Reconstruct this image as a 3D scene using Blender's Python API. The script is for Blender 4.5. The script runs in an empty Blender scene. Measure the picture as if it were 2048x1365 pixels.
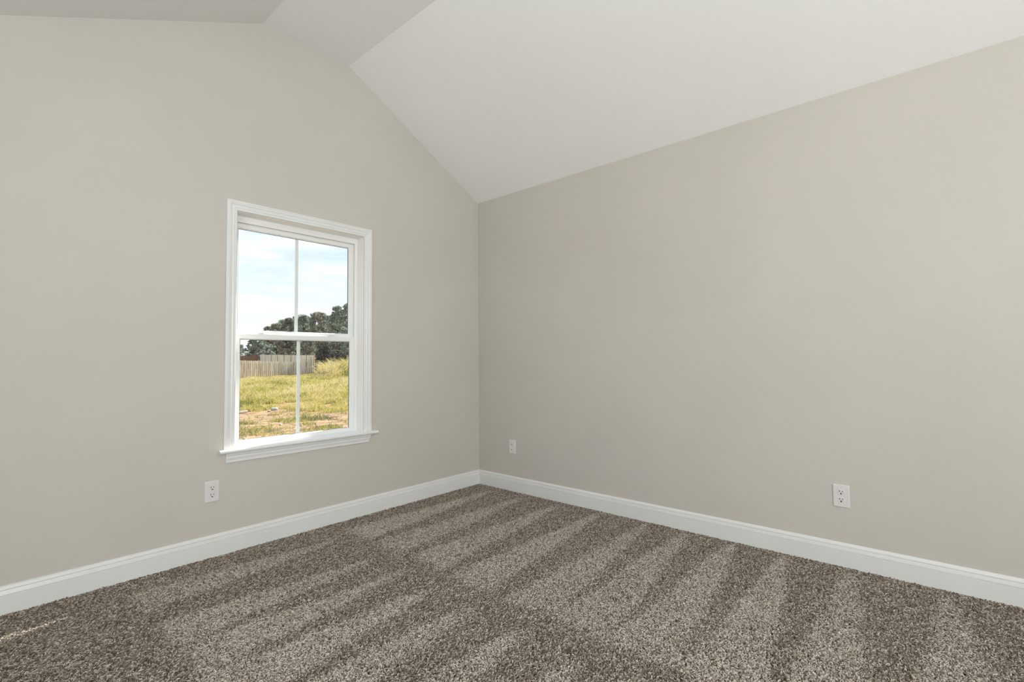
import bpy, bmesh, math, random
import numpy as np
from mathutils import Vector, Matrix

random.seed(7)
rng = np.random.default_rng(11)
scene = bpy.context.scene
C = scene.collection

# ------------------------------------------------------------------ camera, world, sun, light, exposure
F_PX = 975.74
YAW, PITCH, ROLL = 0.7213, 0.0381, -0.0081
CAM = Vector((-3.004, -3.0297, 1.0612))
fw = Vector((math.cos(PITCH) * math.cos(YAW), math.cos(PITCH) * math.sin(YAW), math.sin(PITCH)))
rt = fw.cross(Vector((0, 0, 1))).normalized()
up = rt.cross(fw)
r2 = rt * math.cos(ROLL) + up * math.sin(ROLL)
u2 = -rt * math.sin(ROLL) + up * math.cos(ROLL)
cd = bpy.data.cameras.new('camera')
cd.sensor_fit = 'HORIZONTAL'
cd.sensor_width = 36.0
cd.lens = F_PX / 2048 * 36.0
cd.clip_start = 0.02
cd.clip_end = 600
cam = bpy.data.objects.new('camera', cd)
C.objects.link(cam)
M = Matrix((r2, u2, -fw)).transposed().to_4x4()
M.translation = CAM
cam.matrix_world = M
scene.camera = cam

scene.view_settings.view_transform = 'Standard'
scene.view_settings.look = 'None'
scene.view_settings.gamma = 1.0
scene.view_settings.use_curve_mapping = False
scene.view_settings.exposure = 0.0
scene.cycles.max_bounces = 10
scene.cycles.diffuse_bounces = 6
scene.cycles.transparent_max_bounces = 24
scene.cycles.sample_clamp_indirect = 6.0
scene.cycles.caustics_reflective = False
scene.cycles.caustics_refractive = False
scene.cycles.use_denoising = True


def build_world():
    w = bpy.data.worlds.new('sky')
    scene.world = w
    w.use_nodes = True
    nt = w.node_tree
    nt.nodes.clear()
    N = nt.nodes.new
    L = nt.links.new
    out = N('ShaderNodeOutputWorld')
    bg = N('ShaderNodeBackground')
    tc = N('ShaderNodeTexCoord')
    sep = N('ShaderNodeSeparateXYZ')
    L(tc.outputs['Generated'], sep.inputs[0])
    ramp = N('ShaderNodeValToRGB')
    e = ramp.color_ramp.elements
    e[0].position = 0.0
    e[0].color = (0.90, 0.955, 1.0, 1)
    e[1].position = 1.0
    e[1].color = (0.16, 0.36, 0.82, 1)
    for p, c in ((0.10, (0.90, 0.955, 1.0, 1)), (0.22, (0.66, 0.84, 0.98, 1)), (0.45, (0.34, 0.59, 0.93, 1))):
        x = e.new(p)
        x.color = c
    L(sep.outputs['Z'], ramp.inputs[0])
    # thin streaky cloud
    mp = N('ShaderNodeMapping')
    mp.inputs['Scale'].default_value = (2.2, 2.2, 11.0)
    mp.inputs['Rotation'].default_value = (0.10, -0.16, 0.0)
    L(tc.outputs['Generated'], mp.inputs[0])
    nz = N('ShaderNodeTexNoise')
    nz.inputs['Scale'].default_value = 2.4
    nz.inputs['Detail'].default_value = 6
    nz.inputs['Roughness'].default_value = 0.55
    nz.inputs['Distortion'].default_value = 0.5
    L(mp.outputs[0], nz.inputs['Vector'])
    cr = N('ShaderNodeValToRGB')
    cr.color_ramp.elements[0].position = 0.40
    cr.color_ramp.elements[1].position = 0.66
    L(nz.outputs['Fac'], cr.inputs[0])
    mx = N('ShaderNodeMixRGB')
    L(cr.outputs[0], mx.inputs[0])
    L(ramp.outputs[0], mx.inputs[1])
    mx.inputs[2].default_value = (1.03, 1.04, 1.05, 1)
    L(mx.outputs[0], bg.inputs[0])
    bg.inputs[1].default_value = 1.1
    L(bg.outputs[0], out.inputs[0])


build_world()

SUN_EL = math.radians(36.0)
SUN_TO = Vector((3.75, 1.0, 0.0)).normalized() * math.cos(SUN_EL) + Vector((0, 0, math.sin(SUN_EL)))
sd = bpy.data.lights.new('sun', 'SUN')
sd.energy = 14.0
sd.angle = math.radians(0.55)
sd.color = (1.0, 0.98, 0.94)
sun = bpy.data.objects.new('sun', sd)
C.objects.link(sun)
sun.rotation_euler = (-SUN_TO).to_track_quat('-Z', 'Y').to_euler()
sun.location = (30, 12, 30)


def area(name, loc, aim, sx, sy, power, color):
    d = bpy.data.lights.new(name, 'AREA')
    d.shape = 'RECTANGLE'
    d.size, d.size_y = sx, sy
    d.energy = power
    d.color = color
    o = bpy.data.objects.new(name, d)
    C.objects.link(o)
    o.location = loc
    o.rotation_euler = (Vector(aim) - Vector(loc)).to_track_quat('-Z', 'Y').to_euler()
    return o


# fill lamps added at two made-up windows behind the camera, tilted upwards
area('fill_back', (-2.95, -5.63, 1.45), (-2.5, -2.4, 2.8), 1.4, 1.5, 126, (0.965, 0.985, 0.99))
area('fill_side', (-4.33, -2.7, 1.45), (-2.0, -1.6, 3.0), 1.2, 1.4, 31, (0.915, 0.985, 1.03))

# ------------------------------------------------------------------ helpers


def mat(name, color, rough=0.6, spec=0.3, coat=0.0):
    m = bpy.data.materials.new(name)
    m.use_nodes = True
    b = m.node_tree.nodes['Principled BSDF']
    b.inputs['Base Color'].default_value = (*color, 1)
    b.inputs['Roughness'].default_value = rough
    b.inputs['Specular IOR Level'].default_value = spec
    if coat:
        b.inputs['Coat Weight'].default_value = coat
        b.inputs['Coat Roughness'].default_value = 0.12
    return m


def noisy(m, scale, c1, c2, bump=0.0, bscale=None, lo=0.35, hi=0.65, detail=4, stretch=None, coord='Object', dist=0.002):
    nt = m.node_tree
    N, L = nt.nodes.new, nt.links.new
    b = nt.nodes['Principled BSDF']
    tc = N('ShaderNodeTexCoord')
    src = tc.outputs[coord]
    if stretch:
        mp = N('ShaderNodeMapping')
        mp.inputs['Scale'].default_value = stretch
        L(src, mp.inputs[0])
        src = mp.outputs[0]
    nz = N('ShaderNodeTexNoise')
    nz.inputs['Scale'].default_value = scale
    nz.inputs['Detail'].default_value = detail
    L(src, nz.inputs['Vector'])
    cr = N('ShaderNodeValToRGB')
    cr.color_ramp.elements[0].position = lo
    cr.color_ramp.elements[0].color = (*c1, 1)
    cr.color_ramp.elements[1].position = hi
    cr.color_ramp.elements[1].color = (*c2, 1)
    L(nz.outputs['Fac'], cr.inputs[0])
    L(cr.outputs[0], b.inputs['Base Color'])
    if bump:
        n2 = N('ShaderNodeTexNoise')
        n2.inputs['Scale'].default_value = bscale or scale
        n2.inputs['Detail'].default_value = 3
        L(src, n2.inputs['Vector'])
        bp = N('ShaderNodeBump')
        bp.inputs['Strength'].default_value = bump
        bp.inputs['Distance'].default_value = dist
        L(n2.outputs['Fac'], bp.inputs['Height'])
        L(bp.outputs[0], b.inputs['Normal'])
    return m


def obj(name, bm, m, parent=None, kind=None, smooth=False):
    me = bpy.data.meshes.new(name)
    bmesh.ops.recalc_face_normals(bm, faces=bm.faces)
    bm.to_mesh(me)
    bm.free()
    if m:
        me.materials.append(m)
    if smooth:
        for p in me.polygons:
            p.use_smooth = True
    o = bpy.data.objects.new(name, me)
    C.objects.link(o)
    if parent:
        o.parent = parent
    if kind:
        o['kind'] = kind
    return o


def empty(name, loc, rz=0.0):
    o = bpy.data.objects.new(name, None)
    o.empty_display_size = 0.1
    C.objects.link(o)
    o.location = loc
    o.rotation_euler = (0, 0, rz)
    return o


def tag(o, label, cat, group=None):
    o['label'] = label
    o['category'] = cat
    if group:
        o['group'] = group
    return o


def box(bm, x0, x1, y0, y1, z0, z1, bevel=0.0):
    g = bmesh.ops.create_cube(bm, size=1.0)
    for v in g['verts']:
        v.co = Vector(((x0 + x1) / 2 + v.co.x * (x1 - x0), (y0 + y1) / 2 + v.co.y * (y1 - y0), (z0 + z1) / 2 + v.co.z * (z1 - z0)))
    if bevel:
        es = list({e for v in g['verts'] for e in v.link_edges})
        bmesh.ops.bevel(bm, geom=es, offset=bevel, segments=2, affect='EDGES', profile=0.6)


def loop_profile(bm, path, prof, closed=False):
    """Sweep a profile along a polyline with mitred corners.  path: list of (point, u, v): ring verts are point + a*u + b*v."""
    rings = []
    for p, u, v in path:
        rings.append([bm.verts.new(Vector(p) + Vector(u) * a + Vector(v) * b) for a, b in prof])
    n = len(prof)
    k = len(rings)
    for i in range(k if closed else k - 1):
        A, B = rings[i], rings[(i + 1) % k]
        for j in range(n):
            bm.faces.new((A[j], A[(j + 1) % n], B[(j + 1) % n], B[j]))
    if not closed:
        bm.faces.new(rings[0])
        bm.faces.new(list(reversed(rings[-1])))


def vnoise(x, y, seed=0):
    xi = np.floor(x).astype(np.int64)
    yi = np.floor(y).astype(np.int64)
    xf, yf = x - xi, y - yi
    xf = xf * xf * (3 - 2 * xf)
    yf = yf * yf * (3 - 2 * yf)

    def h(a, b):
        n = (a * 374761393 + b * 668265263 + seed * 974711) & 0xFFFFFFFF
        n = ((n ^ (n >> 13)) * 1274126177) & 0xFFFFFFFF
        return ((n ^ (n >> 16)) & 0xFFFF) / 65535.0
    return (h(xi, yi) * (1 - xf) + h(xi + 1, yi) * xf) * (1 - yf) + (h(xi, yi + 1) * (1 - xf) + h(xi + 1, yi + 1) * xf) * yf


def fbm(x, y, seed=0, oct=4):
    s = 0
    a = 0.5
    t = 0
    for i in range(oct):
        s = s + a * vnoise(x * 2 ** i + 17.3 * i, y * 2 ** i - 9.1 * i, seed + i)
        t += a
        a *= 0.5
    return s / t


def strands(name, P, radius, tone, m):
    """One hair-curves object.  P: (n, k, 3) points; radius: (n, k); tone: (n,)."""
    n, k, _ = P.shape
    cu = bpy.data.hair_curves.new(name)
    cu.add_curves([k] * n)
    cu.attributes['position'].data.foreach_set('vector', np.ascontiguousarray(P, dtype=np.float32).ravel())
    a = cu.attributes.get('radius') or cu.attributes.new('radius', 'FLOAT', 'POINT')
    a.data.foreach_set('value', np.ascontiguousarray(radius, dtype=np.float32).ravel())
    t = cu.attributes.new('tone', 'FLOAT', 'CURVE')
    t.data.foreach_set('value', np.ascontiguousarray(tone, dtype=np.float32).ravel())
    cu.materials.append(m)
    o = bpy.data.objects.new(name, cu)
    C.objects.link(o)
    return o


def tone_mat(name, stops, rough=0.9, sheen=0.0, transl=0.0):
    m = bpy.data.materials.new(name)
    m.use_nodes = True
    nt = m.node_tree
    N, L = nt.nodes.new, nt.links.new
    b = nt.nodes['Principled BSDF']
    at = N('ShaderNodeAttribute')
    at.attribute_name = 'tone'
    cr = N('ShaderNodeValToRGB')
    el = cr.color_ramp.elements
    el[0].position, el[0].color = stops[0][0], (*stops[0][1], 1)
    el[1].position, el[1].color = stops[-1][0], (*stops[-1][1], 1)
    for p, c in stops[1:-1]:
        x = el.new(p)
        x.color = (*c, 1)
    L(at.outputs['Fac'], cr.inputs[0])
    L(cr.outputs[0], b.inputs['Base Color'])
    b.inputs['Roughness'].default_value = rough
    b.inputs['Specular IOR Level'].default_value = 0.1
    if sheen:
        b.inputs['Sheen Weight'].default_value = sheen
    if transl:
        out = nt.nodes['Material Output']
        tr = N('ShaderNodeBsdfTranslucent')
        L(cr.outputs[0], tr.inputs[0])
        ms = N('ShaderNodeMixShader')
        ms.inputs[0].default_value = transl
        L(b.outputs[0], ms.inputs[1])
        L(tr.outputs[0], ms.inputs[2])
        L(ms.outputs[0], out.inputs[0])
    return m


# ------------------------------------------------------------------ materials
M_wall = noisy(mat('greige_wall_paint', (0.6, 0.55, 0.48), 0.75, 0.25), 1.4, (0.568, 0.536, 0.489), (0.592, 0.559, 0.509), bump=0.12, bscale=420)
M_ceil = noisy(mat('white_ceiling_paint', (0.8, 0.79, 0.76), 0.85, 0.2), 1.2, (0.875, 0.872, 0.855), (0.893, 0.890, 0.873), bump=0.10, bscale=350)
M_trim = noisy(mat('white_trim_paint', (0.82, 0.82, 0.80), 0.32, 0.5), 3.0, (0.765, 0.765, 0.75), (0.785, 0.785, 0.77))
M_stool = mat('gloss_white_sill_paint', (0.82, 0.82, 0.81), 0.16, 0.6, 0.3)
M_vinyl = mat('white_vinyl', (0.83, 0.835, 0.82), 0.38, 0.45)
M_bead = mat('grey_glazing_gasket', (0.10, 0.13, 0.14), 0.5)
M_plate = mat('white_plastic', (0.73, 0.705, 0.69), 0.3, 0.5)
M_dark = mat('dark_slot', (0.02, 0.018, 0.016), 0.8)
M_screw = mat('screw_metal', (0.6, 0.6, 0.58), 0.35)
M_siding = mat('pale_house_siding', (0.62, 0.62, 0.60), 0.7)


def glass_mat():
    m = bpy.data.materials.new('clear_window_glass')
    m.use_nodes = True
    nt = m.node_tree
    nt.nodes.clear()
    N, L = nt.nodes.new, nt.links.new
    out = N('ShaderNodeOutputMaterial')
    tr = N('ShaderNodeBsdfTransparent')
    tr.inputs[0].default_value = (0.985, 0.995, 0.99, 1)
    gl = N('ShaderNodeBsdfGlossy')
    gl.inputs['Roughness'].default_value = 0.0
    fr = N('ShaderNodeFresnel')
    fr.inputs['IOR'].default_value = 1.22
    mx = N('ShaderNodeMixShader')
    ge = N('ShaderNodeNewGeometry')
    inv = N('ShaderNodeMath')
    inv.operation = 'SUBTRACT'
    inv.inputs[0].default_value = 1.0
    L(ge.outputs['Backfacing'], inv.inputs[1])
    mul = N('ShaderNodeMath')
    mul.operation = 'MULTIPLY'
    L(fr.outputs[0], mul.inputs[0])
    L(inv.outputs[0], mul.inputs[1])
    L(mul.outputs[0], mx.inputs[0])
    L(tr.outputs[0], mx.inputs[1])
    L(gl.outputs[0], mx.inputs[2])
    L(mx.outputs[0], out.inputs[0])
    return m


M_glass = glass_mat()

# ------------------------------------------------------------------ room shell
XA, YB = -4.2, -5.5            # side wall (alcove) and back wall
ZF = -0.014                    # subfloor under the pile; carpet tips come to about zero
X1, X2, X3 = -1.2522, -1.8265, -3.20
ZT, ZE = 3.111, 2.44
WT = 0.140                     # wall thickness


def top(x):
    if x >= X1:
        return ZE + (ZT - ZE) * (x / X1)
    if x >= X2:
        return ZT
    if x >= X3:
        return ZT + (2.44 - ZT) * (x - X2) / (X3 - X2)
    return 2.44


def grid_wall(name, us, topf, holes, to3, thick, m):
    """us: sorted breaks along the wall; holes: (u0,u1,z0,z1) with u0,u1 in us."""
    bm = bmesh.new()
    for a, b in zip(us[:-1], us[1:]):
        h = [q for q in holes if a >= q[0] - 1e-6 and b <= q[1] + 1e-6]
        if h:
            q = h[0]
            rows = [(ZF, ZF, q[2], q[2]), (q[3], q[3], topf(a), topf(b))]
        else:
            rows = [(ZF, ZF, topf(a), topf(b))]
        for z0a, z0b, z1a, z1b in rows:
            vs = [bm.verts.new(to3(u, z)) for u, z in ((a, z0a), (b, z0b), (b, z1b), (a, z1a))]
            bm.faces.new(vs)
    bmesh.ops.remove_doubles(bm, verts=bm.verts, dist=1e-5)
    r = bmesh.ops.extrude_face_region(bm, geom=list(bm.faces))
    bmesh.ops.translate(bm, verts=[v for v in r['geom'] if isinstance(v, bmesh.types.BMVert)], vec=thick)
    return obj(name, bm, m, None, 'structure')


# window opening in the gable wall
OX0, OX1, OZ0, OZ1 = -1.953, -1.132, 0.550, 1.931
grid_wall('wall_left', [XA, X3, OX0, X2, X1, OX1, 0.0], top, [(OX0, OX1, OZ0, OZ1)], lambda u, z: (u, 0, z), (0, WT, 0), M_wall)
grid_wall('wall_right', [YB, 0.0], lambda u: ZE, [], lambda u, z: (0, u, z), (WT, 0, 0), M_wall)
grid_wall('wall_back', [XA, -3.7, X3, -2.2, X2, X1, 0.0], top, [(-3.7, -2.2, 0.7, 2.2)], lambda u, z: (u, YB, z), (0, -WT, 0), M_wall)
grid_wall('wall_side', [YB, -3.3, -2.1, 0.0], lambda u: 2.44, [(-3.3, -2.1, 0.75, 2.15)], lambda u, z: (XA, u, z), (-WT, 0, 0), M_wall)

bm = bmesh.new()
prof = [(WT, ZE - 0.0 + (ZT - ZE) * (WT / X1)), (X1, ZT), (X2, ZT), (X3, 2.44), (XA - WT, 2.44)]
lo = [[bm.verts.new((x, y, z)) for x, z in prof] for y in (YB - WT, WT)]
for i in range(4):
    bm.faces.new((lo[0][i], lo[0][i + 1], lo[1][i + 1], lo[1][i]))
r = bmesh.ops.extrude_face_region(bm, geom=list(bm.faces))
bmesh.ops.translate(bm, verts=[v for v in r['geom'] if isinstance(v, bmesh.types.BMVert)], vec=(0, 0, 0.2))
obj('ceiling', bm, M_ceil, None, 'structure')

M_floor = noisy(mat('carpet_backing', (0.10, 0.08, 0.065), 0.95, 0.05), 160, (0.075, 0.06, 0.048), (0.15, 0.125, 0.105), bump=0.5, bscale=220)
bm = bmesh.new()
box(bm, XA, 0, YB, 0, ZF - 0.2, ZF)
obj('floor', bm, M_floor, None, 'structure')

# baseboards: (depth from wall, height) profile with a stepped, grooved top
BP = [(0, ZF), (0.0150, ZF), (0.0150, 0.0770), (0.0115, 0.0778), (0.0115, 0.0798), (0.0150, 0.0806), (0.0118, 0.0975), (0.0065, 0.0983), (0.0065, 0.1007),
      (0.0108, 0.1016), (0.0075, 0.1100), (0.0040, 0.1146), (0, 0.1155)]
bm = bmesh.new()
loop_profile(bm, [((XA, 0, 0), (0, -1, 0), (0, 0, 1)), ((0, 0, 0), (-1, -1, 0), (0, 0, 1))], BP)
obj('baseboard_left', bm, M_trim, None, 'structure')
bm = bmesh.new()
loop_profile(bm, [((0, 0, 0), (-1, -1, 0), (0, 0, 1)), ((0, YB, 0), (-1, 0, 0), (0, 0, 1))], BP)
obj('baseboard_right', bm, M_trim, None, 'structure')
bm = bmesh.new()
loop_profile(bm, [((-0.015, YB, 0), (0, 1, 0), (0, 0, 1)), ((XA + 0.015, YB, 0), (0, 1, 0), (0, 0, 1))], BP)
obj('baseboard_back', bm, M_trim, None, 'structure')
bm = bmesh.new()
loop_profile(bm, [((XA, YB, 0), (1, 0, 0), (0, 0, 1)), ((XA, -0.016, 0), (1, 0, 0), (0, 0, 1))], BP)
obj('baseboard_side', bm, M_trim, None, 'structure')

# ------------------------------------------------------------------ the window


def frame_ring(bm, x0, x1, z0, z1, wl, wr, wb, wt, y0, y1, bev=0.0):
    """rectangular frame from its outer box and its four member widths, members mitre-free but joined in one mesh"""
    box(bm, x0, x0 + wl, y0, y1, z0, z1, bev)
    box(bm, x1 - wr, x1, y0, y1, z0, z1, bev)
    box(bm, x0 + wl, x1 - wr, y0, y1, z0, z0 + wb, bev)
    box(bm, x0 + wl, x1 - wr, y0, y1, z1 - wt, z1, bev)


def bead_ring(bm, x0, x1, z0, z1, w, yf, yb):
    """glazing bead sloping from the sash face (yf, at the outer box) back to the glass (yb, at w inside)"""
    o = [bm.verts.new(p) for p in ((x0, yf, z0), (x1, yf, z0), (x1, yf, z1), (x0, yf, z1))]
    i = [bm.verts.new(p) for p in ((x0 + w, yb, z0 + w), (x1 - w, yb, z0 + w), (x1 - w, yb, z1 - w), (x0 + w, yb, z1 - w))]
    b = [bm.verts.new(p) for p in ((x0, yb, z0), (x1, yb, z0), (x1, yb, z1), (x0, yb, z1))]
    for k in range(4):
        n = (k + 1) % 4
        bm.faces.new((o[k], o[n], i[n], i[k]))
        bm.faces.new((i[k], i[n], b[n], b[k]))
        bm.faces.new((b[k], b[n], o[n], o[k]))


win = empty('window_1', (-1.54, 0, 0.55))
win['kind'] = 'structure'
WIN_M = Matrix.Translation(-Vector((-1.54, 0, 0.55)))


def wobj(name, bm, m, parent=None, smooth=False):
    par = parent or win
    bmesh.ops.translate(bm, verts=bm.verts, vec=-Vector((-1.54, 0, 0.55)))
    o = obj(name, bm, m, par, None, smooth)
    return o


# casing: profile (outwards from the opening edge, out of the wall)
CP = [(0.004, 0.0), (0.004, 0.0085), (0.006, 0.0095), (0.0165, 0.0100), (0.0175, 0.0120), (0.0205, 0.0135), (0.0245, 0.0125), (0.0255, 0.0110),
      (0.036, 0.0135), (0.0375, 0.0160), (0.0415, 0.0175), (0.047, 0.0175), (0.0505, 0.0150), (0.0515, 0.0170), (0.0580, 0.0165), (0.0595, 0.0145), (0.0595, 0.0)]
ST = 0.572
bm = bmesh.new()
loop_profile(bm, [((OX0, 0, ST), (-1, 0, 0), (0, -1, 0)), ((OX0, 0, OZ1), (-1, 0, 1), (0, -1, 0)), ((OX1, 0, OZ1), (1, 0, 1), (0, -1, 0)), ((OX1, 0, ST), (1, 0, 0), (0, -1, 0))], CP)
wobj('casing', bm, M_trim)
# stool (inner sill) with horns past the casing and a rounded nose
bm = bmesh.new()
nose = []
for k in range(9):
    a = math.pi / 2 + math.pi * k / 8
    nose.append((-0.036 + 0.011 * math.cos(a), ST - 0.011 + 0.011 * math.sin(a)))
pr = [(0.0, ST)] + nose + [(0.0, ST - 0.022)]
loop_profile(bm, [((-2.040, 0, 0), (0, 1, 0), (0, 0, 1)), ((-1.035, 0, 0), (0, 1, 0), (0, 0, 1))], pr)
box(bm, OX0 + 0.0005, OX1 - 0.0005, 0.0, 0.086, ST - 0.0215, ST)
wobj('stool', bm, M_stool)
# apron under the stool
AP = [(0, 0), (0, 0.0165), (-0.014, 0.0165), (-0.020, 0.0135), (-0.030, 0.0145), (-0.036, 0.012), (-0.046, 0.0105), (-0.050, 0.0120), (-0.055, 0.0105), (-0.055, 0)]
bm = bmesh.new()
loop_profile(bm, [((-2.000, 0, ST - 0.022), (0, 0, 1), (0, -1, 0)), ((-1.074, 0, ST - 0.022), (-0.30, 0, 1), (0, -1, 0))][0:1] +
             [((-1.074, 0, ST - 0.022), (0.34, 0, 1), (0, -1, 0))], AP)
wobj('apron', bm, M_trim)
# jamb lining, vinyl frame and tracks
bm = bmesh.new()
JW = 0.004
box(bm, OX0, OX0 + 0.0007, 0.0, 0.085, ST, OZ1)
box(bm, OX1 - 0.0007, OX1, 0.0, 0.085, ST, OZ1)
box(bm, OX0, OX1, 0.0, 0.085, OZ1 - 0.0007, OZ1)
wobj('jamb', bm, M_trim)
bm = bmesh.new()
frame_ring(bm, OX0, OX1, ST - 0.02, OZ1, 0.0215, 0.0175, 0.018, 0.037, 0.083, 0.094, 0.0015)
frame_ring(bm, OX0, OX1, ST - 0.02, OZ1, 0.005, 0.005, 0.012, 0.022, 0.094, 0.160)
frame_ring(bm, OX0 - 0.03, OX1 + 0.03, ST - 0.05, OZ1 + 0.03, 0.030, 0.030, 0.06, 0.03, 0.140, 0.163, 0.003)
wobj('frame', bm, M_vinyl)


def sash(name, x0, x1, z0, z1, wl, wr, wb, wt, y0, y1, mx):
    bm = bmesh.new()
    frame_ring(bm, x0, x1, z0, z1, wl, wr, wb, wt, y0, y1, 0.002)
    bead_ring(bm, x0 + wl - 0.001, x1 - wr + 0.001, z0 + wb - 0.001, z1 - wt + 0.001, 0.006, y0 + 0.004, y0 + 0.013)
    s = wobj(name, bm, M_vinyl)
    gx0, gx1, gz0, gz1 = x0 + wl, x1 - wr, z0 + wb, z1 - wt
    yg = y0 + 0.014
    bm = bmesh.new()
    frame_ring(bm, gx0, gx1, gz0, gz1, 0.0065, 0.0065, 0.0055, 0.0065, yg - 0.0012, yg + 0.006)
    o = wobj('gasket', bm, M_bead, s)
    bm = bmesh.new()
    box(bm, gx0 - 0.002, gx1 + 0.002, yg, yg + 0.004, gz0 - 0.002, gz1 + 0.002)
    wobj('glass_pane', bm, M_glass, s)
    bm = bmesh.new()
    box(bm, mx - 0.0105, mx + 0.0105, yg + 0.005, yg + 0.011, gz0, gz1, 0.0015)
    wobj('muntin', bm, M_vinyl, s)
    return s


# the upper sash sits in the outer track, the lower one in front of it
sash('upper_sash', OX0 + 0.006, OX1 - 0.005, 1.214, 1.909, 0.038, 0.036, 0.034, 0.040, 0.113, 0.140, -1.544)
low = sash('lower_sash', OX0 + 0.0225, OX1 - 0.0180, ST - 0.001, 1.2270, 0.0300, 0.0280, 0.022, 0.0270, 0.0855, 0.1115, -1.540)
for lx in (-1.768, -1.308):
    bm = bmesh.new()
    box(bm, lx - 0.026, lx + 0.026, 0.088, 0.110, 1.2270, 1.2315, 0.0015)
    k = wobj('sash_lock', bm, M_vinyl)
    bm = bmesh.new()
    bmesh.ops.create_cone(bm, cap_ends=True, segments=20, radius1=0.011, radius2=0.009, depth=0.007, matrix=Matrix.Translation((lx, 0.099, 1.235)))
    box(bm, lx - 0.030, lx + 0.004, 0.0865, 0.0955, 1.2325, 1.2385, 0.002)
    wobj('lock_lever', bm, M_vinyl, k, True)

# two unseen windows added behind the camera as settings for the fill lamps


def simple_window(name, loc, rz, w, h):
    e = empty(name, loc, rz)
    e['kind'] = 'structure'
    bm = bmesh.new()
    frame_ring(bm, -w / 2, w / 2, 0, h, 0.045, 0.045, 0.045, 0.045, 0.05, 0.11, 0.003)
    box(bm, -w / 2 + 0.04, w / 2 - 0.04, 0.06, 0.10, h / 2 - 0.02, h / 2 + 0.02)
    obj('frame', bm, M_vinyl, e)
    bm = bmesh.new()
    frame_ring(bm, -w / 2 - 0.06, w / 2 + 0.06, -0.06, h + 0.06, 0.06, 0.06, 0.06, 0.06, -0.016, 0.0, 0.003)
    obj('casing', bm, M_trim, e)
    bm = bmesh.new()
    box(bm, -w / 2 + 0.04, w / 2 - 0.04, 0.078, 0.082, 0.04, h - 0.04)
    obj('glass_pane', bm, M_glass, e)


simple_window('added_window_2', (-2.95, YB, 0.7), math.pi, 1.5, 1.5)
simple_window('added_window_3', (XA, -2.7, 0.75), math.pi / 2, 1.2, 1.4)

# ------------------------------------------------------------------ wall plates


def rounded_rect(w, h, r, n=5):
    pts = []
    for cx, cz, a0 in ((w / 2 - r, h / 2 - r, 0), (-w / 2 + r, h / 2 - r, 90), (-w / 2 + r, -h / 2 + r, 180), (w / 2 - r, -h / 2 + r, 270)):
        for k in range(n + 1):
            a = math.radians(a0 + 90 * k / n)
            pts.append((cx + r * math.cos(a), cz + r * math.sin(a)))
    return pts


def slab(bm, pts, y0, y1, inset=0.0, dx=0, dz=0):
    """prism of an outline facing -y; inset shrinks the front face for a chamfer"""
    cx = sum(p[0] for p in pts) / len(pts)
    cz = sum(p[1] for p in pts) / len(pts)
    w = max(p[0] for p in pts) - cx
    h = max(p[1] for p in pts) - cz
    B = [bm.verts.new((x + dx, y0, z + dz)) for x, z in pts]
    A = [bm.verts.new((x + dx, y1 + (y0 - y1) * 0.45, z + dz)) for x, z in pts]
    T = [bm.verts.new((cx + (x - cx) * (1 - inset / w) + dx, y1, cz + (z - cz) * (1 - inset / h) + dz)) for x, z in pts]
    n = len(pts)
    for R, S in ((B, A), (A, T)):
        for k in range(n):
            bm.faces.new((R[k], R[(k + 1) % n], S[(k + 1) % n], S[k]))
    bm.faces.new(T)
    bm.faces.new(list(reversed(B)))


def outlet(loc, rz):
    e = empty('electrical_outlet', loc, rz)
    bm = bmesh.new()
    slab(bm, rounded_rect(0.0725, 0.114, 0.004), 0.0, -0.0062, 0.0035)
    obj('wall_plate', bm, M_plate, e)
    for dz in (0.0195, -0.0195):
        # receptacle face: a round with flats at top and bottom, standing just proud of the plate
        pts = []
        for k in range(28):
            a = 2 * math.pi * k / 28
            pts.append((0.0172 * math.cos(a), max(-0.0142, min(0.0142, 0.0172 * math.sin(a)))))
        bm = bmesh.new()
        slab(bm, pts, -0.005, -0.0078, 0.0012, 0, dz)
        f = obj('receptacle', bm, M_plate, e)
        bm = bmesh.new()
        box(bm, -0.0078, -0.0052, -0.0083, -0.0070, dz + 0.0005, dz + 0.0092)
        box(bm, 0.0052, 0.0076, -0.0083, -0.0070, dz + 0.0013, dz + 0.0085)
        hole = [(0.0036 * math.cos(a), max(-0.0028, 0.0036 * math.sin(a))) for a in [2 * math.pi * k / 16 for k in range(16)]]
        slab(bm, hole, -0.0070, -0.0083, 0.0002, 0, dz - 0.0072)
        s = obj('slots', bm, M_dark, f)
        s['label'] = 'dark slots and ground hole'
    bm = bmesh.new()
    bmesh.ops.create_cone(bm, cap_ends=True, segments=16, radius1=0.0032, radius2=0.0026, depth=0.002, matrix=Matrix.Translation((0, -0.0068, 0)) @ Matrix.Rotation(math.pi / 2, 4, 'X'))
    obj('screw', bm, M_plate, e)
    return e


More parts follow.
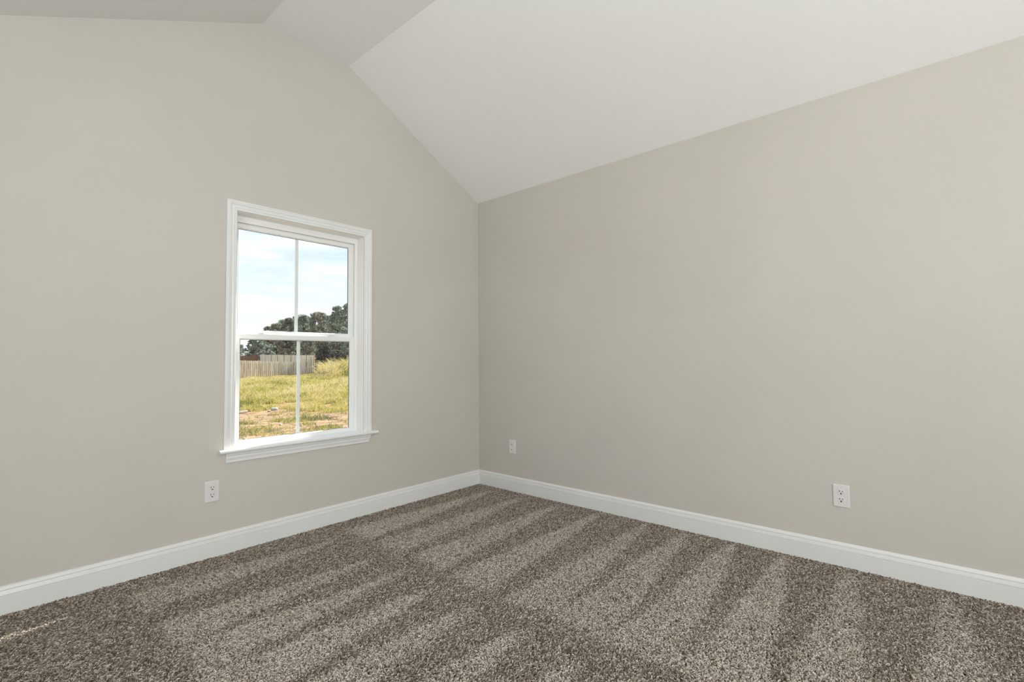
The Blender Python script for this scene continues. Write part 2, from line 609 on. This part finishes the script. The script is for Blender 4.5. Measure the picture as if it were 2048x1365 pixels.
ZO = 0.3505
tag(outlet((-2.0635, 0, ZO), 0), 'white duplex electrical outlet on the window wall, below the left end of the sill', 'outlet')
tag(outlet((0, -2.6225, ZO), -math.pi / 2), 'white duplex electrical outlet low on the windowless wall, far from the room corner', 'outlet')
e = empty('jack_plate', (0, -0.3835, ZO), -math.pi / 2)
tag(e, 'small white wall plate with two stacked jacks near the room corner', 'wall plate')
bm = bmesh.new()
slab(bm, rounded_rect(0.0725, 0.114, 0.004), 0.0, -0.0062, 0.0035)
obj('plate', bm, M_plate, e)
for dz in (0.018, -0.020):
    bm = bmesh.new()
    slab(bm, rounded_rect(0.018, 0.018, 0.002), -0.005, -0.0085, 0.001, 0, dz)
    j = obj('jack', bm, M_plate, e)
    bm = bmesh.new()
    bmesh.ops.create_cone(bm, cap_ends=True, segments=14, radius1=0.0042, radius2=0.0042, depth=0.003, matrix=Matrix.Translation((0, -0.0085, dz)) @ Matrix.Rotation(math.pi / 2, 4, 'X'))
    obj('socket', bm, mat('grey_socket', (0.22, 0.21, 0.20), 0.5), j)
for dz in (0.042, -0.042):
    bm = bmesh.new()
    bmesh.ops.create_cone(bm, cap_ends=True, segments=12, radius1=0.003, radius2=0.0025, depth=0.0016, matrix=Matrix.Translation((0, -0.0066, dz)) @ Matrix.Rotation(math.pi / 2, 4, 'X'))
    obj('screw', bm, M_plate, e)

# ------------------------------------------------------------------ carpet pile
M_pile = tone_mat('two_tone_carpet_yarn', [(0.0, (0.115, 0.085, 0.062)), (0.35, (0.28, 0.230, 0.185)), (0.6, (0.49, 0.425, 0.36)), (1.0, (0.74, 0.67, 0.595))], 0.95, 0.15)
WEDGE1 = np.array([-0.244, -0.565, -0.899, -1.237, -1.589, -1.849, -2.111, -2.38, -2.67, -3.009, -3.35, -3.7])
WEDGE2 = np.array([-0.30, -0.70, -0.96, -1.22, -1.48, -1.76, -2.03, -2.30, -2.58, -2.86, -3.2, -3.6])


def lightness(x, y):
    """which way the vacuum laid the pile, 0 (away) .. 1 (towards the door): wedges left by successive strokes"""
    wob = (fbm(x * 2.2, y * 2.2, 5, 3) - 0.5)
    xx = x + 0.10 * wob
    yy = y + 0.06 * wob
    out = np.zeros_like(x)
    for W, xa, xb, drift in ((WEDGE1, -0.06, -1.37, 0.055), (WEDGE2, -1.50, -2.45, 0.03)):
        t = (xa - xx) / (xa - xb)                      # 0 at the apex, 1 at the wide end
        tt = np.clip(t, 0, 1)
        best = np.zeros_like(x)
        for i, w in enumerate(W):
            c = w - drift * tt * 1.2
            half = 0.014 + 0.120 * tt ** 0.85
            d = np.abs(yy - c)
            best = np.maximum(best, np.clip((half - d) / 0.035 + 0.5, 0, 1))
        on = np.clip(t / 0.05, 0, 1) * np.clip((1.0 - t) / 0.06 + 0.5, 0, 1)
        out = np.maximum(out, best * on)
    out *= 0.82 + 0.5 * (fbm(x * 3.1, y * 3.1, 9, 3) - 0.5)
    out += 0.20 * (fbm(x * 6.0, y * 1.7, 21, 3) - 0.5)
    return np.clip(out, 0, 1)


def pile(x0, x1, y0, y1, dens, rad):
    n = int((x1 - x0) * (y1 - y0) * dens)
    x = rng.uniform(x0, x1, n)
    y = rng.uniform(y0, y1, n)
    li = lightness(x, y)
    ang = rng.uniform(0, 2 * math.pi, n)
    # lean: towards -x where light, towards +x where dark, plus the random curl of a frieze yarn
    lx = (0.55 - 1.15 * li) * 0.006 + 0.0050 * np.cos(ang)
    ly = 0.0055 * np.sin(ang)
    h = 0.0125 + 0.003 * (li - 0.5) + rng.normal(0, 0.0016, n)
    a2 = ang + rng.choice([-1, 1], n) * rng.uniform(0.7, 1.9, n)
    c = 0.0052 * rng.uniform(0.6, 1.3, n)
    b = np.stack([x, y, np.full(n, ZF - 0.001)], 1)
    p1 = b + np.stack([0.35 * lx, 0.35 * ly, 0.55 * h], 1)
    p2 = b + np.stack([lx, ly, h], 1)
    p3 = p2 + np.stack([c * np.cos(a2) + 0.35 * lx, c * np.sin(a2), -0.0008 + rng.normal(0, 0.0016, n)], 1)
    P = np.stack([b, p1, p2, p3], 1)
    P[..., 0] = np.minimum(P[..., 0], -0.004)
    P[..., 1] = np.minimum(P[..., 1], -0.004)
    R = np.tile(np.array([0.9, 1.0, 1.0, 0.7]) * rad, (n, 1)) * rng.uniform(0.8, 1.2, (n, 1))
    tone = np.clip(rng.normal(0.33 + 0.31 * li, 0.30, n), 0, 1)  # shading of the leaning pile also put into the yarn colour
    return P, R, tone


A = pile(-3.7, 0.0, -3.7, 0.0, 54000, 0.0015)
B = pile(XA, -3.7, YB, 0.0, 9000, 0.0034)
D = pile(-3.7, 0.0, YB, -3.7, 9000, 0.0034)
o = strands('carpet_pile', np.concatenate([A[0], B[0], D[0]]), np.concatenate([A[1], B[1], D[1]]), np.concatenate([A[2], B[2], D[2]]), M_pile)
o['kind'] = 'stuff'
tag(o, 'brown and beige frieze carpet pile with vacuum stripes covering the floor', 'carpet')

# ------------------------------------------------------------------ outside: place a point by bearing and depth along the view axis


def at(px, depth, z=0.0):
    p = CAM + (fw + r2 * ((px - 1024) / F_PX)) * depth
    return Vector((p.x, p.y, z))


def z_at(px, py, depth):
    d = fw + r2 * ((px - 1024) / F_PX) - u2 * ((py - 682.5) / F_PX)
    return CAM.z + d.z * depth


# ground heights known at some bearings and depths (the field dips before the fence and rises at its right)
CTRL = []
for px, dep, z in ((420, 8, -0.75), (600, 8, -0.75), (760, 8, -0.75), (480, 25, -0.86), (600, 25, -0.84), (720, 25, -0.72),
                   (470, 46, z_at(470, 760, 46)), (530, 49, z_at(530, 758, 49)), (590, 52, z_at(590, 757, 52)), (632, 50, z_at(632, 751, 50)),
                   (670, 52, z_at(670, 748, 52)), (730, 50, z_at(730, 745, 50)), (850, 45, -0.3), (330, 40, -1.0),
                   (520, 70, -0.5), (620, 72, -0.2), (700, 70, 0.1), (400, 80, -0.6), (560, 100, 0.0), (750, 100, 0.3), (0, -20, -0.75), (1500, 20, -0.7)):
    q = at(px, dep)
    CTRL.append((q.x, q.y, z))
CTRL.append((-10, -30, -0.8))
CTRL = np.array(CTRL)


def ground_z(x, y):
    x = np.asarray(x, float)
    y = np.asarray(y, float)
    d2 = (x[..., None] - CTRL[:, 0]) ** 2 + (y[..., None] - CTRL[:, 1]) ** 2
    w = 1.0 / (d2 + 6.0) ** 1.6
    z = (w * CTRL[:, 2]).sum(-1) / w.sum(-1)
    return z + 0.10 * (fbm(x * 0.55, y * 0.55, 31, 4) - 0.5) + 0.25 * (fbm(x * 0.12, y * 0.12, 41, 2) - 0.5) * np.clip((y - 6) / 20, 0, 1)


def gz(p):
    return float(ground_z(np.array([p.x]), np.array([p.y]))[0])


M_soil = noisy(mat('sandy_red_soil', (0.5, 0.33, 0.2), 0.95, 0.1), 2.6, (0.15, 0.105, 0.06), (0.37, 0.235, 0.13), bump=0.8, bscale=9, detail=8, dist=0.05, lo=0.33, hi=0.60)
# fan-shaped terrain, fine near the house
bm = bmesh.new()
rows = [0.55 * 1.055 ** k for k in range(112)]
rows = [r for r in rows if r < 230]
azs = np.radians(np.linspace(-25, 205, 150))
O = np.array([-1.5, -0.2])
vs = []
for r in rows:
    X = O[0] + r * np.cos(azs)
    Y = np.maximum(O[1] + r * np.sin(azs), -40)
    Z = ground_z(X, Y)
    vs.append([bm.verts.new((a, b, c)) for a, b, c in zip(X, Y, Z)])
for i in range(len(vs) - 1):
    for j in range(len(azs) - 1):
        bm.faces.new((vs[i][j], vs[i][j + 1], vs[i + 1][j + 1], vs[i + 1][j]))
g = obj('ground', bm, M_soil, None, 'structure', True)

def depth_for(px, py):
    for dd in np.arange(7, 50, 0.05):
        if z_at(px, py, dd) <= gz(at(px, dd)):
            return float(dd)
    return 20.0


STONES = []
for px, py, r in ((550, 821, 0.42), (541, 824, 0.35), (605, 852, 0.16), (491, 879, 0.14), (563, 850, 0.16), (622, 808, 0.25), (486, 829, 0.40), (495, 829, 0.3)):
    q = at(px, depth_for(px, py))
    STONES.append((q.x, q.y, r))

# grass over the field
M_grass = tone_mat('dry_field_grass', [(0.0, (0.085, 0.075, 0.05)), (0.2, (0.20, 0.205, 0.14)), (0.38, (0.18, 0.22, 0.05)), (0.55, (0.42, 0.36, 0.09)), (0.8, (0.55, 0.455, 0.14)), (1.0, (0.62, 0.53, 0.34))], 0.8, 0.0, 0.35)


def grass_field(n, d0, d1, px0, px1, hmin, hmax, wid, bias):
    u = rng.uniform(0, 1, n)
    dep = np.sqrt(d0 ** 2 + u * (d1 ** 2 - d0 ** 2)) if d1 > 2 * d0 else rng.uniform(d0, d1, n)
    dep = np.exp(rng.uniform(math.log(d0), math.log(d1), n)) * 0.5 + dep * 0.5
    px = rng.uniform(px0, px1, n)
    k = (px - 1024) / F_PX
    x = CAM.x + (fw.x + r2.x * k) * dep
    y = CAM.y + (fw.y + r2.y * k) * dep
    # clumping and bare patches
    cov = 0.45 * fbm(x * 0.5, y * 0.5, 77, 3) + 0.55 * fbm(x * 1.9, y * 1.9, 78, 3) + bias + 0.016 * np.clip(dep - 17, 0, 12)
    keep = (rng.uniform(0, 1, n) < np.clip((cov - 0.485) / 0.06, 0.015, 1)) & (y > 1.2)
    for sx, sy, sr in STONES:                           # nothing grows through the stones, little just in front of them
        keep &= np.hypot((x - sx), (y - sy)) > sr
        keep &= np.hypot((x - sx + 0.18), (y - sy + 0.40)) > sr * 1.3
    x, y, dep, cov = x[keep], y[keep], dep[keep], cov[keep]
    n = len(x)
    z = ground_z(x, y)
    hvar = fbm(x * 1.1, y * 1.1, 55, 3)
    if hmax > 0.6:                                      # tall weeds thin out towards the fence corner
        hvar = hvar * np.clip((px[keep] - px0) / 30.0, 0.35, 1)
    h = (hmin + (hmax - hmin) * np.clip(hvar * 1.6 - 0.3, 0, 1)) * rng.uniform(0.6, 1.3, n) * np.clip((dep - 4) / 20.0, 0.30, 1)
    a = rng.uniform(0, 2 * math.pi, n)
    l = h * rng.uniform(0.2, 1.1, n)
    dx, dy = np.cos(a) * l, np.sin(a) * l
    b = np.stack([x, y, z - 0.01], 1)
    p1 = b + np.stack([dx * 0.3, dy * 0.3, h * 0.62], 1)
    p2 = b + np.stack([dx, dy, h], 1)
    P = np.stack([b, p1, p2], 1)
    w = wid * (0.5 + dep / 22.0) * rng.uniform(0.7, 1.3, n)
    R = w[:, None] * np.array([1.0, 0.8, 0.25])
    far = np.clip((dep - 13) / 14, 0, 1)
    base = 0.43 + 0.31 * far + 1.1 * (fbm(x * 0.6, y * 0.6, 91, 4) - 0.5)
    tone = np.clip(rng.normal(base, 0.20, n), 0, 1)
    return P, R, tone


G1 = grass_field(300000, 6.5, 60, 380, 820, 0.05, 0.26, 0.0042, 0.014)
G2 = grass_field(9000, 42, 60, 622, 800, 0.15, 1.5, 0.0060, 0.03)
G3 = grass_field(16000, 8, 45, 380, 820, 0.16, 0.55, 0.0050, -0.06)
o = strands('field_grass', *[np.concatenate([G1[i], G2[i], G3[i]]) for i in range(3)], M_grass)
o['kind'] = 'stuff'
tag(o, 'dry yellow green grass growing in the field outside the window', 'grass')

# ------------------------------------------------------------------ wooden fence
M_picket = noisy(mat('weathered_pine_picket', (0.4, 0.33, 0.24), 0.85, 0.15), 1.2, (0.58, 0.48, 0.35), (0.90, 0.80, 0.64), bump=0.3, bscale=6, stretch=(4, 4, 0.5), dist=0.01)
M_pale = noisy(mat('pale_new_pine_board', (0.6, 0.55, 0.43), 0.85, 0.15), 1.5, (0.66, 0.60, 0.46), (0.80, 0.75, 0.60), bump=0.2, bscale=6, stretch=(3, 3, 0.5), dist=0.01)
M_brown = noisy(mat('reddish_shaded_board', (0.2, 0.12, 0.08), 0.85, 0.15), 1.5, (0.20, 0.115, 0.075), (0.30, 0.19, 0.13), stretch=(4, 4, 0.5))  # shade on the far fence put into the brown; gap posts share it


def picket_shape(bm, c, along, nrm, w, t, z0, z1, dog=0.035):
    """one dog-eared board"""
    pts = [(-w / 2, z0), (w / 2, z0), (w / 2, z1 - dog), (w / 2 - dog, z1), (-w / 2 + dog, z1), (-w / 2, z1 - dog)]
    F = [bm.verts.new(c + along * a + Vector((0, 0, z)) - nrm * (t / 2)) for a, z in pts]
    K = [bm.verts.new(c + along * a + Vector((0, 0, z)) + nrm * (t / 2)) for a, z in pts]
    bm.faces.new(F)
    bm.faces.new(list(reversed(K)))
    for i in range(6):
        j = (i + 1) % 6
        bm.faces.new((F[i], F[j], K[j], K[i]))


def beam(bm, p, q, w, h):
    d = (q - p).normalized()
    s = Vector((d.y, -d.x, 0)).normalized() * (w / 2)
    uu = Vector((0, 0, h / 2))
    A = [bm.verts.new(p + a) for a in (s + uu, s - uu, -s - uu, -s + uu)]
    Bv = [bm.verts.new(q + a) for a in (s + uu, s - uu, -s - uu, -s + uu)]
    bm.faces.new(A)
    bm.faces.new(list(reversed(Bv)))
    for i in range(4):
        j = (i + 1) % 4
        bm.faces.new((A[i], A[j], Bv[j], Bv[i]))


def fence_run(P, Q, zp0, zp1, zq0, zq1, m, label, pitch, w, style):
    """P, Q: ends; z?0 foot and z?1 head height at each end"""
    root = empty('wooden_fence', (P.x, P.y, zp0))
    tag(root, label, 'fence')
    P = P + Vector((Q.x - P.x, Q.y - P.y, 0)).normalized() * 0.24     # runs stop just short of one another
    root.location = (P.x, P.y, zp0)
    O3 = Vector((P.x, P.y, zp0))
    V = Vector((Q.x - P.x, Q.y - P.y, 0))
    L = V.length
    a = V / L
    nrm = Vector((-a.y, a.x, 0))
    if nrm.dot(Vector((CAM.x - P.x, CAM.y - P.y, 0))) > 0:
        nrm = -nrm                                      # nrm points away from the house
    def at_s(s):
        t = s / L
        return Vector((P.x, P.y, 0)) + a * s - Vector((O3.x, O3.y, 0)), zp0 + (zq0 - zp0) * t - O3.z, zp1 + (zq1 - zp1) * t - O3.z
    bm = bmesh.new()
    n = int(L / pitch)
    for i in range(n + 1):
        c, z0, z1 = at_s(min(L, i * pitch + random.uniform(-0.006, 0.006)))
        side = 0.0
        if style == 'shadowbox':
            side = -0.03
        picket_shape(bm, c + nrm * side, a, nrm, w * random.uniform(0.96, 1.03), 0.016, z0 - 0.15, z1 + random.uniform(-0.015, 0.015))
        if style == 'shadowbox' and i < n:
            c2, z0, z1 = at_s(i * pitch + pitch / 2)
            picket_shape(bm, c2 + nrm * 0.05, a, nrm, w, 0.016, z0 - 0.15, z1 - 0.02)
    obj('picket_panel', bm, m, root)
    for fr in (0.14, 0.52, 0.88):
        bm = bmesh.new()
        c0, a0, b0 = at_s(0)
        c1, a1, b1 = at_s(L)
        off = nrm * (0.0 if style == 'shadowbox' else 0.03)
        beam(bm, c0 + off + Vector((0, 0, a0 + (b0 - a0) * fr)), c1 + off + Vector((0, 0, a1 + (b1 - a1) * fr)), 0.038, 0.085)
        obj('rail', bm, m, root)
    s = 0.0
    while s <= L + 0.1:
        c, z0, z1 = at_s(min(s, L))
        bm = bmesh.new()
        cc = c + nrm * 0.075
        box(bm, cc.x - 0.045, cc.x + 0.045, cc.y - 0.045, cc.y + 0.045, z0 - 0.3, z1 - 0.02)
        obj('post', bm, m, root)
        s += 2.44
    return root


PA, PB, PC_, PD, PE = at(440, 44.5), at(590, 52), at(632, 50), at(520, 64), at(440, 62)
fence_run(PA, PB, z_at(440, 763, 44.5), z_at(440, 720, 44.5), z_at(590, 759, 52), z_at(590, 724, 52), M_picket,
          'weathered tan picket fence running along the far side of the grass field', 0.225, 0.142, 'shadowbox')
fence_run(PB, PC_, z_at(590, 759, 52), z_at(590, 724, 52), z_at(632, 753, 50), z_at(632, 711.5, 50), M_picket,
          'short grey fence run with open gaps between pickets, rising to the right corner', 0.285, 0.150, 'shadowbox')


def board_wall(P, Q, zp0, zp1, zq0, zq1, m, label, bay, gap):
    root = empty('wooden_fence', (P.x, P.y, zp0))
    tag(root, label, 'fence')
    P = P + Vector((Q.x - P.x, Q.y - P.y, 0)).normalized() * 0.24     # runs stop just short of one another
    root.location = (P.x, P.y, zp0)
    O3 = Vector((P.x, P.y, zp0))
    V = Vector((Q.x - P.x, Q.y - P.y, 0))
    L = V.length
    a = V / L
    nrm = Vector((-a.y, a.x, 0))
    if nrm.dot(Vector((CAM.x - P.x, CAM.y - P.y, 0))) > 0:
        nrm = -nrm
    k = max(1, round(L / bay))
    pitch = L / k
    for i in range(k):
        bm = bmesh.new()
        s0, s1 = i * pitch + gap / 2, (i + 1) * pitch - gap / 2
        nb = max(3, int((s1 - s0) / 0.15))
        for j in range(nb):
            sm = s0 + (j + 0.5) * (s1 - s0) / nb
            t = sm / L
            z0 = zp0 + (zq0 - zp0) * t - O3.z
            z1 = zp1 + (zq1 - zp1) * t - O3.z
            picket_shape(bm, a * sm, a, nrm, (s1 - s0) / nb * 0.985, 0.018, z0 - 0.1, z1 + random.uniform(-0.01, 0.01), 0.01)
        obj('board_panel', bm, m, root)
    for i in range(k + 1):
        t = i / k
        z0 = zp0 + (zq0 - zp0) * t - O3.z
        z1 = zp1 + (zq1 - zp1) * t - O3.z
        c = a * (i * pitch) + nrm * 0.08
        bm = bmesh.new()
        box(bm, c.x - 0.05, c.x + 0.05, c.y - 0.05, c.y + 0.05, z0 - 0.3, z1 - 0.05)
        obj('post', bm, M_brown, root)
    return root


board_wall(PC_, PD, z_at(632, 753, 50), z_at(632, 711, 50), z_at(520, 738, 64), z_at(520, 710, 64), M_pale,
           'pale board fence panels at the back of the fenced yard', 2.44, 0.22)
board_wall(PD, PE, z_at(520, 738, 64), z_at(520, 711.5, 64), z_at(440, 742, 62), z_at(440, 713.5, 62), M_brown,
           'dark reddish brown fence seen over the tan pickets at the left', 1.2, 0.12)

# ------------------------------------------------------------------ trees beyond the fence
M_bark = noisy(mat('grey_brown_bark', (0.16, 0.13, 0.11), 0.95, 0.1), 3, (0.10, 0.08, 0.065), (0.24, 0.20, 0.17), stretch=(3, 3, 0.6))


def leaf_mat(name, c1, c2):
    m = mat(name, c1, 0.6, 0.25)
    nt = m.node_tree
    N, L = nt.nodes.new, nt.links.new
    b = nt.nodes['Principled BSDF']
    ge = N('ShaderNodeNewGeometry')
    cr = N('ShaderNodeValToRGB')
    cr.color_ramp.elements[0].color = (*c1, 1)
    cr.color_ramp.elements[1].color = (*c2, 1)
    L(ge.outputs['Random Per Island'], cr.inputs[0])
    L(cr.outputs[0], b.inputs['Base Color'])
    tr = N('ShaderNodeBsdfTranslucent')
    L(cr.outputs[0], tr.inputs[0])
    ms = N('ShaderNodeMixShader')
    ms.inputs[0].default_value = 0.25
    L(b.outputs[0], ms.inputs[1])
    L(tr.outputs[0], ms.inputs[2])
    L(ms.outputs[0], nt.nodes['Material Output'].inputs[0])
    return m


M_leaf = [leaf_mat('blue_green_pine_foliage', (0.19, 0.235, 0.20), (0.50, 0.54, 0.43)),
          leaf_mat('olive_oak_foliage', (0.15, 0.155, 0.125), (0.46, 0.43, 0.33)),
          leaf_mat('grey_brown_undergrowth', (0.075, 0.075, 0.066), (0.26, 0.245, 0.205))]


def crown_mesh(name, H, R, low, nclump, nleaf, ls, seed, m):
    g_ = np.random.default_rng(seed)
    t = g_.uniform(0, 1, nclump) ** 0.8
    zc = H * (low + (0.96 - low) * t)
    prof = np.sin(np.clip((1.02 - t), 0, 1) * math.pi * 0.62 + 0.22) ** 0.8
    rr = R * prof * np.sqrt(g_.uniform(0.05, 1, nclump))
    aa = g_.uniform(0, 2 * math.pi, nclump)
    cx, cy = rr * np.cos(aa), rr * np.sin(aa)
    zc[0], cx[0], cy[0] = H * 0.965, 0, 0
    cs = R * g_.uniform(0.10, 0.26, nclump)
    k = g_.integers(0, nclump, nleaf)
    v = g_.normal(0, 1, (nleaf, 3))
    v /= np.linalg.norm(v, axis=1)[:, None]
    v *= (g_.uniform(0.35, 1, nleaf) ** 0.5)[:, None]
    v[:, 2] *= 0.6
    ctr = np.stack([cx[k], cy[k], zc[k]], 1) + v * cs[k][:, None]
    a = g_.normal(0, 1, (nleaf, 3))
    a /= np.linalg.norm(a, axis=1)[:, None]
    b = np.cross(a, g_.normal(0, 1, (nleaf, 3)))
    b /= np.linalg.norm(b, axis=1)[:, None]
    s = (ls * g_.uniform(0.6, 1.4, nleaf))[:, None]
    V = np.stack([ctr - a * s, ctr + b * s * 0.5, ctr + a * s, ctr - b * s * 0.5], 1).reshape(-1, 3)
    me = bpy.data.meshes.new(name)
    me.vertices.add(len(V))
    me.vertices.foreach_set('co', V.astype(np.float32).ravel())
    me.loops.add(nleaf * 4)
    me.loops.foreach_set('vertex_index', np.arange(nleaf * 4, dtype=np.int32))
    me.polygons.add(nleaf)
    me.polygons.foreach_set('loop_start', np.arange(0, nleaf * 4, 4, dtype=np.int32))
    me.update(calc_edges=True)
    me.materials.append(m)
    return me, list(zip(cx, cy, zc))


def trunk_mesh(name, H, r, clumps, seed):
    rr = random.Random(seed)
    bm = bmesh.new()
    def tube(p, q, ra, rb, n=7):
        d = (q - p).normalized()
        u = d.orthogonal().normalized()
        v = d.cross(u)
        A = [bm.verts.new(p + (u * math.cos(2 * math.pi * k / n) + v * math.sin(2 * math.pi * k / n)) * ra) for k in range(n)]
        Bq = [bm.verts.new(q + (u * math.cos(2 * math.pi * k / n) + v * math.sin(2 * math.pi * k / n)) * rb) for k in range(n)]
        for k in range(n):
            bm.faces.new((A[k], A[(k + 1) % n], Bq[(k + 1) % n], Bq[k]))
        bm.faces.new(list(reversed(A)))
        bm.faces.new(Bq)
    pts = [Vector((0, 0, -0.4))]
    for k in range(1, 6):
        pts.append(Vector((rr.uniform(-0.12, 0.12), rr.uniform(-0.12, 0.12), H * 0.93 * k / 5)))
    for k in range(5):
        tube(pts[k], pts[k + 1], r * (1 - 0.17 * k), r * (1 - 0.17 * (k + 1)))
    for cx, cy, zc in rr.sample(clumps, min(len(clumps), 16)):
        z = max(0.2, zc - 0.35 * math.hypot(cx, cy))
        tube(Vector((0, 0, z)), Vector((cx, cy, zc)), r * 0.28, r * 0.08, 5)
    me = bpy.data.meshes.new(name)
    bm.to_mesh(me)
    bm.free()
    me.materials.append(M_bark)
    return me


PROTO = []
for i, (H, R, low, nc, nl, ls, mi) in enumerate(((11, 2.4, 0.16, 120, 12000, 0.13, 0), (11, 2.9, 0.12, 140, 13000, 0.13, 1), (11, 2.2, 0.26, 90, 9000, 0.13, 0),
                                                 (11, 3.2, 0.08, 150, 14000, 0.14, 1), (3.2, 1.9, 0.04, 60, 5000, 0.11, 2))):
    cm, cl = crown_mesh('foliage', H, R, low, nc, nl, ls, 100 + i, M_leaf[mi])
    PROTO.append((cm, trunk_mesh('trunk', H, 0.17 if H > 5 else 0.06, cl, 200 + i), H))


def plant(kind, px, depth, top_py, label, cat, group=None, name='tree', wide=1.0):
    cm, tm, H = PROTO[kind]
    p = at(px, depth)
    p.z = gz(p)
    h = z_at(px, top_py, depth) - p.z
    s = max(0.12, h / H)
    e = empty(name, p, random.uniform(0, 6.28))
    sw = s * wide
    e.scale = (sw, sw, s)
    tag(e, label, cat, group)
    for nm, me in (('foliage', cm), ('trunk', tm)):
        c = bpy.data.objects.new(nm, me)
        C.objects.link(c)
        c.parent = e
    return e


GW = 'trees of the woods beyond the fence'
LW = 'dark tree in the dense woods beyond the fence, right of the sky gap'
TAKEN = []


def grow(kind, px, d_lo, d_hi, top_py, label, cat, group=None, name='tree', wide=1.0):
    """stand a tree at the nearest depth where its crown has room among those already standing"""
    R = {0: 2.4, 1: 2.9, 2: 2.2, 3: 3.2, 4: 1.9}[kind]
    best = None
    for dep in np.arange(d_lo, d_hi, 0.4):
        p = at(px, dep)
        h = z_at(px, top_py, dep) - gz(p)
        r = R * wide * max(0.12, h / PROTO[kind][2]) * 1.16
        gap = min([math.hypot(p.x - q[0], p.y - q[1]) - (r + q[2]) for q in TAKEN] + [9.0])
        if best is None or gap > best[0]:
            best = (gap, dep, p, r)
        if gap >= 0:
            break
    if best[0] < 0 and group:
        return None                                     # no room left for one more of the crowd
    TAKEN.append((best[2].x, best[2].y, best[3]))
    return plant(kind, px, best[1], top_py, label, cat, group, name, wide)


grow(2, 696, 60, 62, 603, 'tallest dark tree of the woods, at the right edge of the upper panes', 'tree', wide=0.85)
grow(0, 675, 60, 80, 610, 'second tallest tree of the woods, just left of the tallest one', 'tree', wide=0.8)
grow(2, 534, 78, 100, 651, 'small lone tree top beside the gap of white sky', 'tree', wide=0.9)
grow(0, 506, 74, 100, 676, 'leftmost large tree of the woods, behind the pale board fence', 'tree', wide=1.1)
grow(0, 482, 110, 130, 689, 'far bluish tree at the left edge of the lower sash', 'tree')
for k_, px, y in ((1, 637, 622), (0, 607, 628), (1, 579, 634), (1, 553, 645), (2, 656, 629), (0, 622, 633), (2, 592, 631), (0, 566, 638), (2, 520, 668), (1, 716, 612), (0, 740, 606), (3, 775, 612),
                  (1, 466, 694), (3, 440, 690), (0, 648, 632), (2, 614, 632), (0, 668, 628), (2, 686, 618), (0, 586, 637), (0, 546, 655)):
    grow(k_, px, 62 if px > 640 else 68, 130, y, LW, 'tree', GW, wide=0.95)
for px, y in ((512, 688), (528, 678), (545, 668), (563, 658), (582, 652), (600, 650), (618, 650), (636, 650), (655, 648), (674, 644), (692, 640), (712, 640), (735, 640), (760, 640),
              (572, 668), (591, 666), (610, 668), (629, 666), (648, 668), (667, 664), (686, 660), (705, 660)):
    grow(random.choice((1, 3)), px, 63 if px > 640 else 68, 150, y, LW, 'tree', GW, wide=1.1)
GB = 'undergrowth at the foot of the woods'
for i in range(40):
    px = 646 + (i * 37) % 120
    grow(4, px, 57 if px < 672 else 52, 66, random.uniform(690, 714), 'low dark bush at the foot of the woods right of the fence', 'bush', GB, 'bush', 0.62)

# ------------------------------------------------------------------ stones and boards lying in the field
M_stone = noisy(mat('pale_stone', (0.7, 0.68, 0.64), 0.9, 0.15), 6, (0.50, 0.47, 0.43), (0.72, 0.70, 0.67), bump=0.5, bscale=14, dist=0.02)
M_stone2 = noisy(mat('sandy_clod', (0.6, 0.45, 0.35), 0.95, 0.1), 6, (0.52, 0.38, 0.28), (0.74, 0.60, 0.48), bump=0.5, bscale=14, dist=0.02)


def stone(px, py, wpx, hpx, m, label, seed, name='stone'):
    d = depth_for(px, py)
    p = at(px, d)
    p.z = gz(p)
    w, h = wpx * d / F_PX, hpx * d / F_PX
    g_ = random.Random(seed)
    bm = bmesh.new()
    bmesh.ops.create_icosphere(bm, subdivisions=3, radius=1.0)
    dirs = [Vector((g_.gauss(0, 1), g_.gauss(0, 1), g_.gauss(0, 1))).normalized() for _ in range(9)]
    for v in bm.verts:
        c = v.co.normalized()
        cut = min([0.80 / max(1e-3, c.dot(dv)) for dv in dirs if c.dot(dv) > 0.5] + [1.0])
        v.co = c * cut
        v.co.x *= w / 2
        v.co.y *= w / 2 * 0.8
        v.co.z = v.co.z * h / 2 + h * 0.32
    o = obj(name, bm, m)
    o.location = p
    o.rotation_euler = (0, 0, g_.uniform(0, 6))
    tag(o, label, 'stone')


stone(550, 821, 14, 8, M_stone, 'largest white stone lying on bare soil left of the muntin', 1)
stone(540, 824, 8, 4, M_stone2, 'flat sandy stone touching the largest white stone on its left', 2)
stone(605, 852, 6, 4, M_stone, 'small white stone just right of the muntin', 3)
stone(491, 879, 6, 5, M_stone, 'pale round stone at the bottom left corner of the window view', 4)
stone(563, 850, 8, 3, M_stone, 'thin slanting pale stone in the grass below the largest white stone', 5)
stone(622, 808, 4, 3, M_stone, 'tiny white stone on the pale soil right of the muntin', 6)
# a short log lying at the left edge of the view
d = depth_for(486, 828)
p, q = at(474, d), at(497, d + 0.3)
bm = bmesh.new()
p.z, q.z = gz(p) + 0.05, gz(q) + 0.05
mid = (p + q) / 2
beam(bm, p - mid, q - mid, 0.10, 0.09)
es = [e_ for e_ in bm.edges if abs((e_.verts[0].co - e_.verts[1].co).normalized().dot((q - p).normalized())) > 0.9]
bmesh.ops.bevel(bm, geom=es, offset=0.022, segments=2, affect='EDGES')
o = obj('timber', bm, M_pale)
o.location = mid
tag(o, 'pale timber offcut lying in the grass at the left edge of the view', 'timber')
